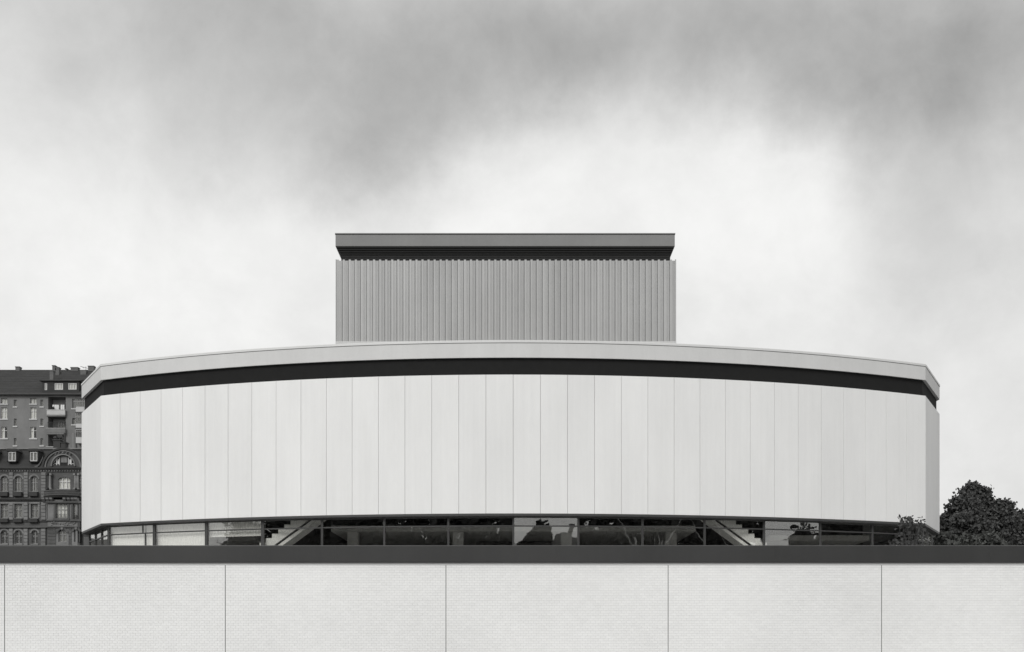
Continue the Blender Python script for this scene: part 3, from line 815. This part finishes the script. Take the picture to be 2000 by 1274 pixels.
# coupled columns on the third floor, balustrade
for px in (95, 99.5, 149, 153.5):
    x = ox(px); z0, z1_ = oz(957), oz(925.5)
    m = MB().tube((x, DO-.28, z0+.2), (x, DO-.28, z1_-.25), .19, .16, 10)
    m.box(x-.24, x+.24, DO-.5, DO-.02, z0, z0+.2).box(x-.24, x+.24, DO-.5, DO-.02, z1_-.25, z1_)
    m.put('column', MT['stone2'] if px != 95 else MT['stone3'], ho)
bx0, bx1 = ox(89), ox(157)
def bow(x):     # plan of the bowed balcony
    t = (x - bx0)/(bx1 - bx0); return DO - .55 - 1.0*math.sin(math.pi*t)
def bow_band(z0, z1_, d0, d1, name, mtl):
    m = MB(); n = 18; vs = []
    for k in range(n+1):
        x = bx0 + (bx1-bx0)*k/n; y = bow(x)
        vs += [(x, y-d0, z0), (x, y-d0, z1_), (x, y+d1, z1_), (x, y+d1, z0)]
    fs = [(4*k+j, 4*k+(j+1) % 4, 4*k+4+(j+1) % 4, 4*k+4+j) for k in range(n) for j in range(4)] + [(3,2,1,0), (4*n, 4*n+1, 4*n+2, 4*n+3)]
    m.add(vs, fs).put(name, MT[mtl], ho)
bow_band(oz(961.5), oz(959.5), .06, .22, 'balustrade_rail', 'stone')
bow_band(oz(970), oz(968), .04, .22, 'balustrade_plinth', 'stone')
m = MB()
n = 18; vs = []
for k in range(n+1):
    x = bx0 + (bx1-bx0)*k/n; vs += [(x, bow(x)-.18, oz(970)), (x, DO, oz(970)), (x, bow(x)+.1, oz(974.5)), (x, DO, oz(974.5))]
m.add(vs, [(4*k, 4*k+4, 4*k+5, 4*k+1) for k in range(n)] + [(4*k, 4*k+2, 4*k+6, 4*k+4) for k in range(n)] + [(4*k+2, 4*k+3, 4*k+7, 4*k+6) for k in range(n)]).put('balcony_slab', MT['stone3'], ho)
nb = 34
bme = MB().tube((0, 0, 0), (0, 0, .17), .05, .085, 6).tube((0, 0, .17), (0, 0, .42), .085, .045, 6).mesh('baluster', MT['stone'])
for k in range(nb):
    x = bx0 + (bx1-bx0)*(k+.5)/nb
    place('baluster', bme, ho, (x, bow(x)+.05, oz(968)))
# lower balcony fronts under the windows at the left
for px in (58.5, 27.5, .5):
    x0, x1 = ox(px), ox(px+17)
    MB().slab(x0, x1, DO-.5, DO, oz(970), oz(961.5), .03).put('balconette', MT['stone3'], ho)
    MB().slab(x0, x1, DO-.42, DO, oz(1021), oz(1013.5), .03).put('balconette', MT['stone3'], ho)
# two-storey bay
q0, q1 = ox(99), ox(157)
byc = DO - 1.0
bh = [oh(109.5, 131.5, 986, 1014), oh(143, 153.5, 986, 1016)]
bh = [(W(109.5,0,DO-1)[0], W(131.5,0,DO-1)[0], oz(1014), oz(986)), (W(143,0,DO-1)[0], W(153.5,0,DO-1)[0], oz(1016), oz(986))]
bl_ = [(W(114,0,DO-1)[0], W(129.5,0,DO-1)[0], oz(1060), oz(1036)), (W(144.5,0,DO-1)[0], W(154,0,DO-1)[0], oz(1060), oz(1036))]
by = holed_wall(q0, q1, 9, oz(978), byc, [h + (.4,) for h in bh + bl_]).box(q0, q0+.25, byc+.01, DO, 9, oz(978)).box(q1-.25, q1, byc+.01, DO, 9, oz(978)).put('bay', MT['stone2'], ho)
for h, c in zip(bh, (3, 2)):
    f = window(ho, h, byc, c, .62, 'sash2', 'curtain', .22, .06)
    MB().slab(h[0]-.28, h[0]-.02, byc-.10, byc+.02, h[2], h[3], .02).slab(h[1]+.02, h[1]+.28, byc-.10, byc+.02, h[2], h[3], .02).slab(h[0]-.4, h[1]+.4, byc-.26, byc+.02, h[3]+.02, h[3]+.3, .05).slab(h[0]-.35, h[1]+.35, byc-.24, byc+.02, h[2]-.3, h[2]-.02, .04).put('window_surround', MT['stone'], f)
    m = MB()
    for k in range(12):
        x = h[0] + (h[1]-h[0])*(k+.5)/12; m.tube((x, byc-.14, h[2]), (x, byc-.14, h[2]+.5), .016, .016, 4)
    m.tube((h[0], byc-.14, h[2]+.5), (h[1], byc-.14, h[2]+.5), .025, .025, 4).put('window_rail', MT['iron'], f)
for h in bl_:
    window(ho, h, byc, 2, .6, 'sash2', 'curtain2', .22, .07)
    arch_fill(ho, h, byc, (h[1]-h[0])/2*.85, .35, 'stone2')
    arch_band(ho, (h[0]+h[1])/2, h[3]-(h[1]-h[0])/2*.85, (h[1]-h[0])/2+.03, (h[1]-h[0])/2+.28, byc-.12, byc+.01, mtl='stone', ez=.9)
    x = (h[0]+h[1])/2
    MB().prism_y([(x-.10, h[3]-.02), (x+.10, h[3]-.02), (x+.18, h[3]+.45), (x-.18, h[3]+.45)], byc-.22, byc).put('keystone', MT['stone2'], ho)
for (py, hh, pj) in ((1017.5, .16, .2), (1029.5, .2, .24), (981.5, .22, .3)):
    MB().slab(q0-.15, q1+.15, byc-pj, byc+.02, oz(py)-hh, oz(py), .04).put('bay_cornice', MT['stone'], ho)
# carved brackets carrying the balcony, carved relief below the bay windows
for px in (93, 101, 108, 134, 142, 150, 156):
    x = ox(px)
    MB().prism_x([(byc-.05, oz(984)), (byc-.55, oz(978)), (byc-.6, oz(975)), (byc+.2, oz(975)), (byc+.2, oz(984))][::-1], x-.17, x+.17).put('bracket', MT['stone2'], ho)
m = MB(); rd = random.Random(3)
for k in range(70):
    x = rd.uniform(q0+.3, q1-.3); z = rd.uniform(oz(1027.5), oz(1019)); s_ = rd.uniform(.05, .14)
    m.tube((x, byc+.02, z), (x+rd.uniform(-.1,.1), byc-s_*.9, z+rd.uniform(-.08,.08)), s_, s_*.5, 6)
tag(m.put('carved_relief', MT['stone2'], ho), kind='stuff')
# rusticated courses of the ground floor bay
z = 9.3
while z < oz(1032):
    segx = [(q0, bl_[0][0]-.3), (bl_[0][1]+.3, bl_[1][0]-.3), (bl_[1][1]+.3, q1)]
    for a, b in segx:
        if b - a > .15: MB().slab(a, b, byc-.07, byc-.001, z+.02, z+.40, .025).put('block', MT['stone'], ho)
    z += .43
# gable: wall, semicircular window group, arched mouldings with volutes
gx = ox(124.5); gz = zC + .05
G = MB()
Rg = 2.45
pts = [(gx + (Rg+.15)*math.cos(R(a)), gz + (Rg-.2)*math.sin(R(a))) for a in range(0, 181, 9)]
NG = len(pts)
# ring between the outer arch and the window arch
ri = 1.42
mring = MB(); vs = []
for k, a in enumerate(range(0, 181, 9)):
    t = R(a)
    vs += [(gx + Rg*math.cos(t), DO-.15, gz + (Rg-.15)*math.sin(t)), (gx + ri*math.cos(t), DO-.15, gz+.12 + ri*math.sin(t)), (gx + ri*math.cos(t), DO+.2, gz+.12 + ri*math.sin(t)), (gx + Rg*math.cos(t), DO+1.2, gz + (Rg-.15)*math.sin(t))]
mring.add(vs, [(4*k, 4*k+4, 4*k+5, 4*k+1) for k in range(20)] + [(4*k+1, 4*k+5, 4*k+6, 4*k+2) for k in range(20)] + [(4*k+3, 4*k+7, 4*k+4, 4*k) for k in range(20)])
mring.put('gable', MT['stone'], ho)
arch_band(ho, gx, gz, Rg-.05, Rg+.2, DO-.5, DO+.3, mtl='stone3', ez=.93)
arch_band(ho, gx, gz, Rg-.28, Rg-.10, DO-.34, DO-.1, mtl='stone2', ez=.93)
arch_band(ho, gx, gz+.12, ri-.0, ri+.16, DO-.3, DO-.05, mtl='stone2')
for sg in (-1, 1):      # sweeping volutes either side
    m = MB(); vs = []; n = 12
    for k in range(n+1):
        t = k/n; x = gx + sg*(Rg + .05 + 1.05*t); zz_ = gz + 1.25*(1-t)**2.2
        vs += [(x, DO-.4, zz_+.16), (x, DO-.4, zz_-.10), (x, DO+.3, zz_-.10), (x, DO+.3, zz_+.16)]
    m.add(vs, [(4*k+j, 4*k+(j+1) % 4, 4*k+4+(j+1) % 4, 4*k+4+j) for k in range(n) for j in range(4)]).put('volute', MT['stone'], ho)
    m = MB(); m.prism_y([(gx+sg*(Rg-.0), gz)] + [(gx + sg*(Rg + 1.05*k/8), gz + 1.2*(1-k/8)**2.2) for k in range(9)] if sg < 0 else ([(gx+sg*(Rg-.0), gz)] + [(gx + sg*(Rg + 1.05*k/8), gz + 1.2*(1-k/8)**2.2) for k in range(9)])[::-1], DO-.2, DO+.2)
    m.put('gable_shoulder', MT['stone'], ho)
for k, a in enumerate((62, 76, 90, 104, 118)):      # carved ornament at the crown of the gable
    t = R(a); MB().tube((gx + 2.0*math.cos(t), DO-.14, gz + 1.86*math.sin(t)), (gx + 2.0*math.cos(t), DO-.42, gz + 1.84*math.sin(t)), .22 if a == 90 else .14, .06, 7).put('carving', MT['stone2'], ho)
fb = MB()
fb.box(gx-.52, gx-.42, DO-.02, DO+.1, gz+.03, gz+1.43).box(gx+.42, gx+.52, DO-.02, DO+.1, gz+.03, gz+1.43)
fw_ = fb.put('window', MT['stone3'], ho)
MB().box(gx-.42, gx+.42, DO+.06, DO+.10, gz+.62, gz+1.44).put('blind', MT['curtain2'], fw_)
m = MB()
for k in range(8): m.box(gx-.40+.105*k, gx-.36+.105*k, DO-.06, DO-.02, gz+.05, gz+.58)
m.box(gx-.42, gx+.42, DO-.07, DO-.02, gz+.58, gz+.63).put('grille', MT['iron'], fw_)
MB().add([(gx-ri,DO+.25,gz),(gx+ri,DO+.25,gz),(gx+ri,DO+.25,gz+ri+.15),(gx-ri,DO+.25,gz+ri+.15)],[(0,1,2,3)]).put('room', MT['void'], fw_)
for sg in (-1, 1):
    a, b = sorted((gx+sg*.55, gx+sg*1.36))
    c0, c1 = gz+.06, gz+1.0
    m = MB()
    m.box(a, b, DO+.04, DO+.1, c0, c0+.10)
    xo = gx+sg*1.30; xi = gx+sg*.58; xm = gx+sg*.93
    for x, zz_ in ((xo, gz+.42), (xm, gz+1.05), (xi, gz+1.28)):
        m.box(x-.045, x+.045, DO+.035, DO+.1, c0+.10, zz_)
    n = 7
    for k in range(n):
        t0, t1 = [math.acos(min(1, max(-1, (abs(xi-gx) + (abs(xo-gx)-abs(xi-gx))*q/n)/1.40))) for q in (k, k+1)]
        xa, xb = gx+sg*(abs(xi-gx)+(abs(xo-gx)-abs(xi-gx))*k/n), gx+sg*(abs(xi-gx)+(abs(xo-gx)-abs(xi-gx))*(k+1)/n)
        m.tube((xa, DO+.07, gz+.12+1.36*math.sin(t0)), (xb, DO+.07, gz+.12+1.36*math.sin(t1)), .05, .05, 5)
    f = m.put('window', MT['sash'], ho)
    MB().box(*sorted((xi, xo)), DO+.14, DO+.15, c0, gz+.55).box(*sorted((xi, xm)), DO+.141, DO+.151, gz+.55, gz+1.05).put('curtain', MT['curtain'], f)
# mansard roof with dormers at the left and over the gable's right
zM = oz(873.5)
m = MB().add([(OX0-.2, DO-.2, zC+.02), (OX1+.2, DO-.2, zC+.02), (OX1+.2, DO+1.6, zM), (OX0-.2, DO+1.6, zM), (OX1+.2, DO+8, zM+.5), (OX0-.2, DO+8, zM+.5), (OX1+.2, DO+9.3, zC), (OX0-.2, DO+9.3, zC)],
             [(0,1,2,3),(3,2,4,5),(5,4,6,7),(1,6,4,2),(0,3,5,7)])
m.put('mansard_roof', MT['slate'], ho)
MB().slab(OX0-.3, OX1+.3, DO+1.35, DO+1.8, zM-.06, zM+.12, .03).put('ridge_gutter', MT['stone2'], ho)
for px in (60, 18, -22):
    h = rect(DO, px, px+14.5, 883.5, 901.5)
    f = window(ho, h, DO-.25, 2, .0, 'sash', 'curtain2', .02, .09)
    MB().box(h[0]-.12, h[0]-.001, DO-.3, DO+1.5, h[2]-.1, h[3]+.1).box(h[1]+.001, h[1]+.12, DO-.3, DO+1.5, h[2]-.1, h[3]+.1).box(h[0]-.12, h[1]+.12, DO-.3, DO+1.5, h[2]-.12, h[2]-.001).prism_y([(h[0]-.25, h[3]+.1), (h[1]+.25, h[3]+.1), (h[1]+.1, h[3]+.4), (h[0]-.1, h[3]+.4)], DO-.42, DO+1.6).put('dormer', MT['slate'], f)
# dark chimney stack with cowls behind the gable
DH = DO + 2.5
for (a, b, c, d) in ((104, 117.5, 858, 880), (118.5, 128, 862.5, 880)):
    h = rect(DH, a, b, c, d)
    ch = MB().slab(h[0], h[1], DH, DH+1.0, h[2]-1, h[3]-.2, .02).slab(h[0]-.1, h[1]+.1, DH-.1, DH+1.1, h[3]-.2, h[3]-.05, .03).put('chimney', MT['stone3'], ho)
    nn = 2 if b - a > 10 else 1
    for k in range(nn):
        x = h[0] + (h[1]-h[0])*(k+.5)/nn
        hh = .55 if k else .35
        m = MB().tube((x, DH+.45, h[3]-.05), (x, DH+.45, h[3]+hh*.4), .2, .2, 10)
        arcv = [(x + .34*math.cos(math.pi*q/8), h[3]+hh*.4 + (hh*.9)*math.sin(math.pi*q/8)) for q in range(9)]
        m.prism_y(arcv, DH+.15, DH+.75)
        if a == 104: m.put('chimney_cowl', MT['iron'], ch)
m = None
x, _ = W(124, 0, DH)
MB().tube((x, DH+.5, oz(868)), (x, DH+.5, oz(838)), .16, .16, 8).put('flue_pipe', MT['stone3'], ho)

# low garden wall and shrubs between the townhouse and the theatre
DGW = 118.0
gw = empty('garden_wall', (W(180,0,DGW)[0], DGW, 7), 'low dark stone garden wall with a pale gate post, between the townhouse and the theatre corner', 'wall')
z1_ = W(0, 1049, DGW)[1]
MB().slab(W(163,0,DGW)[0], W(215,0,DGW)[0], DGW, DGW+.4, 5, z1_, .04).put('wall_body', MT['stone'], gw)
MB().slab(W(176,0,DGW)[0], W(184,0,DGW)[0], DGW-.2, DGW+.5, 5, W(0,1037,DGW)[1], .04).put('gate_post', MT['stone2'], gw)
MB().slab(W(174.5,0,DGW)[0], W(185.5,0,DGW)[0], DGW-.3, DGW+.6, W(0,1037,DGW)[1]+.002, W(0,1033.5,DGW)[1], .04).put('post_cap', MT['stone2'], gw)

# ------------------------------------------------------------------ trees
def crown_points(center, lobes, n, r):
    """points in clumps over the shells of several lobes"""
    out_ = []
    tot = sum(l[3]*l[4] for l in lobes)
    for (x, y, z, rx, rz) in lobes:
        k = int(n*rx*rz/tot)
        nc = max(8, k//60)
        d = r.normal(size=(nc, 3)); d /= np.linalg.norm(d, axis=1)[:, None]
        rad = r.uniform(.55, 1.04, nc)**.7
        cc = d*rad[:, None]*np.array([rx, rx, rz])
        idx = r.integers(0, nc, k)
        p = cc[idx] + r.normal(size=(k, 3))*np.array([.27, .27, .15])*(.6 + .12*rx)
        out_.append(p + np.array([x, y, z]))
    return np.concatenate(out_) + np.array(center)
def tree(name, base, lobes, n, size, label, cat, seed, leafm='leaf', trunk_h=4, tr=.3, group=None, bark='bark'):
    r = np.random.default_rng(seed)
    t = empty(name, base, label, cat, group)
    m = MB(); b = Vector(base)
    top = b + Vector((.1, 0, trunk_h))
    m.tube(b - Vector((0, 0, .2)), top, tr, tr*.7, 10)
    m.put('trunk', MT[bark], t)
    for (x, y, z, rx, rz) in lobes:
        e = b + Vector((x, y, z))
        mid = top.lerp(e, .5) + Vector((r.uniform(-.3, .3), r.uniform(-.3, .3), .3))
        m = MB().tube(top - Vector((0, 0, .3)), mid, tr*.45, tr*.25, 7).tube(mid, e, tr*.25, tr*.08, 6)
        for q in range(4):
            dv = Vector(r.normal(size=3)).normalized(); dv.z = abs(dv.z)*.6
            m.tube(mid.lerp(e, .3 + .2*q), mid.lerp(e, .3+.2*q) + dv*rx*.8, tr*.12, tr*.03, 5)
        m.put('limb', MT[bark], t)
    full = list(lobes)
    for (x, y, z, rx, rz) in lobes:
        for q in range(7):
            d = r.normal(size=3); d /= np.linalg.norm(d); d[1] = -abs(d[1]); k = r.uniform(.2, .42)
            full.append((x + d[0]*rx*.95, y + d[1]*rx*.9, z + d[2]*rz*.95, rx*k, rz*k*.8))
    p = crown_points(base, full, n, r)
    o = leaves('crown', p, size, MT[leafm], t, seed, .9)
    return t
def tx(px, D): return W(px, 0, D)[0]
DTR = 84.0
K = DTR/F
def lobe(px, py, rpx, D, zb, xb, rz=None, dy=0):
    x, z = W(px, py, D); return (x - xb, dy, z - zb, rpx*D/F, (rz or rpx)*D/F)
xb = tx(1893, DTR); zb0 = ground_z(xb, DTR)
tree('chestnut_tree', (xb, DTR, zb0), [lobe(1902, 985, 34, DTR, zb0, xb, 36), lobe(1870, 1003, 27, DTR, zb0, xb, 30, -1), lobe(1922, 1020, 36, DTR, zb0, xb, 40, -1), lobe(1884, 1040, 38, DTR, zb0, xb, 36, -1.5), lobe(1852, 1032, 24, DTR, zb0, xb, 30), lobe(1905, 1070, 45, DTR, zb0, xb, 40, 0), lobe(1855, 1075, 34, DTR, zb0, xb, 30, 0)],
     52000, .23, 'tall dense dark chestnut tree rising beside the right corner of the theatre', 'tree', 5, trunk_h=4.2, tr=.35)
xb = tx(1972, DTR+4); zb0 = TZ
tree('chestnut_tree', (xb, DTR+4, zb0), [lobe(1962, 1030, 30, DTR+4, zb0, xb, 30), lobe(1990, 1030, 36, DTR+4, zb0, xb, 30), lobe(2025, 1040, 42, DTR+4, zb0, xb, 34), lobe(1985, 1065, 55, DTR+4, zb0, xb, 40)],
     26000, .23, 'lower chestnut tree at the right edge, right of the tallest one', 'tree', 6, trunk_h=4, tr=.3)
xb = tx(1848, 76); 
tree('elder_bush', (xb, 76, TZ), [lobe(1846, 1058, 17, 76, TZ, xb, 16), lobe(1870, 1063, 20, 76, TZ, xb, 12), lobe(1838, 1070, 12, 76, TZ, xb, 18)],
     2600, .26, 'paler bush with drooping leaves at the foot of the tallest chestnut tree', 'bush', 7, 'leaf2', 2.2, .1)
xb = tx(1905, 74)
tree('elder_bush', (xb, 74, TZ), [lobe(1897, 1062, 20, 74, TZ, xb, 12), lobe(1928, 1058, 22, 74, TZ, xb, 16)],
     2600, .26, 'paler low bush in front of the chestnuts, towards the right edge', 'bush', 8, 'leaf2', 2.2, .1)
# young tree in front of the right end of the glazing
DS = 47.0
xb = tx(1778, DS)
st = empty('young_tree', (xb, DS, TZ), 'slender young tree with thin leafy shoots before the right end of the glazing', 'tree')
m = MB().tube((xb, DS, TZ-.1), (xb+.05, DS, 5.8), .05, .03, 7)
ends = [(1757, 1017), (1764, 1014), (1778, 1010.5), (1781, 1014), (1794, 1019), (1770, 1032), (1752, 1040), (1788, 1038), (1800, 1046), (1740, 1052), (1762, 1050), (1774, 1026)]
rd = random.Random(4); pts = []
limbs = MB()
for px, py in ends:
    x, z = W(px, py, DS); y = DS + rd.uniform(-.4, .4)
    a = Vector((xb + .03, DS, 4.6 + rd.uniform(0, 1.1))); e = Vector((x, y, z))
    limbs.tube(a, e, .018, .006, 5)
    dense = 30 if py < 1020 else 16
    for _ in range(dense):
        t = rd.uniform(.72 if py < 1020 else .4, 1.02); p = a.lerp(e, t)
        s_ = .085 if py < 1020 else .16
        pts.append((p.x + rd.gauss(0, s_), p.y + rd.gauss(0, s_), p.z + rd.gauss(0, s_*.8)))
m.put('trunk', MT['bark'], st); limbs.put('twigs', MT['bark'], st)
leaves('crown', np.array(pts), .15, MT['fleaf'], st, 77, .2)
# thicket low along the right end of the glazing
xb = tx(1765, 51)
tree('shrub', (xb, 51, TZ), [lobe(1768, 1070, 22, 51, TZ, xb, 14), lobe(1790, 1066, 14, 51, TZ, xb, 12)], 420, .16, 'dark shrub at the foot of the young tree, before the glazing', 'shrub', 20, 'fleaf', 1.4, .06)

# ------------------------------------------------------------------ the far side of the square, seen mirrored in the glazing
r = np.random.default_rng(3)
P = []
def grove(x0, x1, y, h, dens=1.0, step=4.5):
    m = max(1, round((x1 - x0)/step))
    for i in range(m):
        cx_ = x0 + (x1-x0)*(i+.5)/m + r.uniform(-.8, .8); cy = y + r.uniform(-4, 4); hh = h*r.uniform(.86, 1.08)
        k = int(2600*dens)
        d = r.normal(size=(k, 3)); d /= np.linalg.norm(d, axis=1)[:, None]
        P.append(np.array([cx_, cy, hh*.54]) + d*(r.uniform(.2, 1, k)**.5)[:, None]*np.array([4.6, 4, hh*.48]))
grove(-118, -3, -62, 27)
grove(27, 112, -62, 27)
grove(-150, -144, -62, 25.5); grove(-136, -124, -62, 26); grove(-144, -136, -64, 21.5)
grove(136, 150, -62, 23)
for (q0_, q1_, qh) in ((9.2, 16.4, 1.5), (10.6, 18.0, 1.3), (11.6, 19.4, 1.0), (8.0, 15.4, 1.6)):
    d = r.normal(size=(420, 3)); d /= np.linalg.norm(d, axis=1)[:, None]
    P.append(np.array([q0_, -60, q1_ - 3]) + d*(r.uniform(.1, 1, 420)**.5)[:, None]*np.array([qh, 1.5, 3.2]))
grove(92, 122, -2, 24); grove(134, 166, -2, 27)
tag(leaves('square_trees', np.concatenate(P), 1.0, MT['fleaf'], None, 31, .2), 'belt of tall dark trees on the far side of the square, mirrored in the foyer glazing', 'trees', kind='stuff')
for k, x in enumerate((26, 33, 39, 47, 56, 62)):
    t = empty('bare_tree', (x, -14, 0), ('first', 'second', 'third', 'fourth', 'fifth', 'last')[k] + ' pale leafless tree mirrored in the glazing, counted rightwards from its middle', 'tree', 'bare trees on the square')
    m = MB(); b = Vector((x, -14, 0)); rd = random.Random(k)
    tp = b + Vector((rd.uniform(-1.5, 1.5), 0, 13))
    m.tube(b, tp, .28, .12, 7)
    for q in range(9):
        s0 = b.lerp(tp, .35 + .07*q); s1 = s0 + Vector((rd.uniform(-3, 3), rd.uniform(-1, 1), rd.uniform(2, 5)))
        m.tube(s0, s1, .09, .03, 5)
    m.put('trunk', MT['palebark'], t)
hs = empty('gabled_house', (17.5, -78, 0), 'plain gabled house across the square, mirrored in the middle of the glazing', 'house')
MB().prism_y([(13.6, 0), (22, 0), (22, 16.6), (16.8, 19.6), (13.6, 17.2)], -88, -78).put('wall', MT['stucco'], hs)
MB().box(18.2, 19.0, -84, -83, 15, 21).put('chimney', MT['brick'], hs)
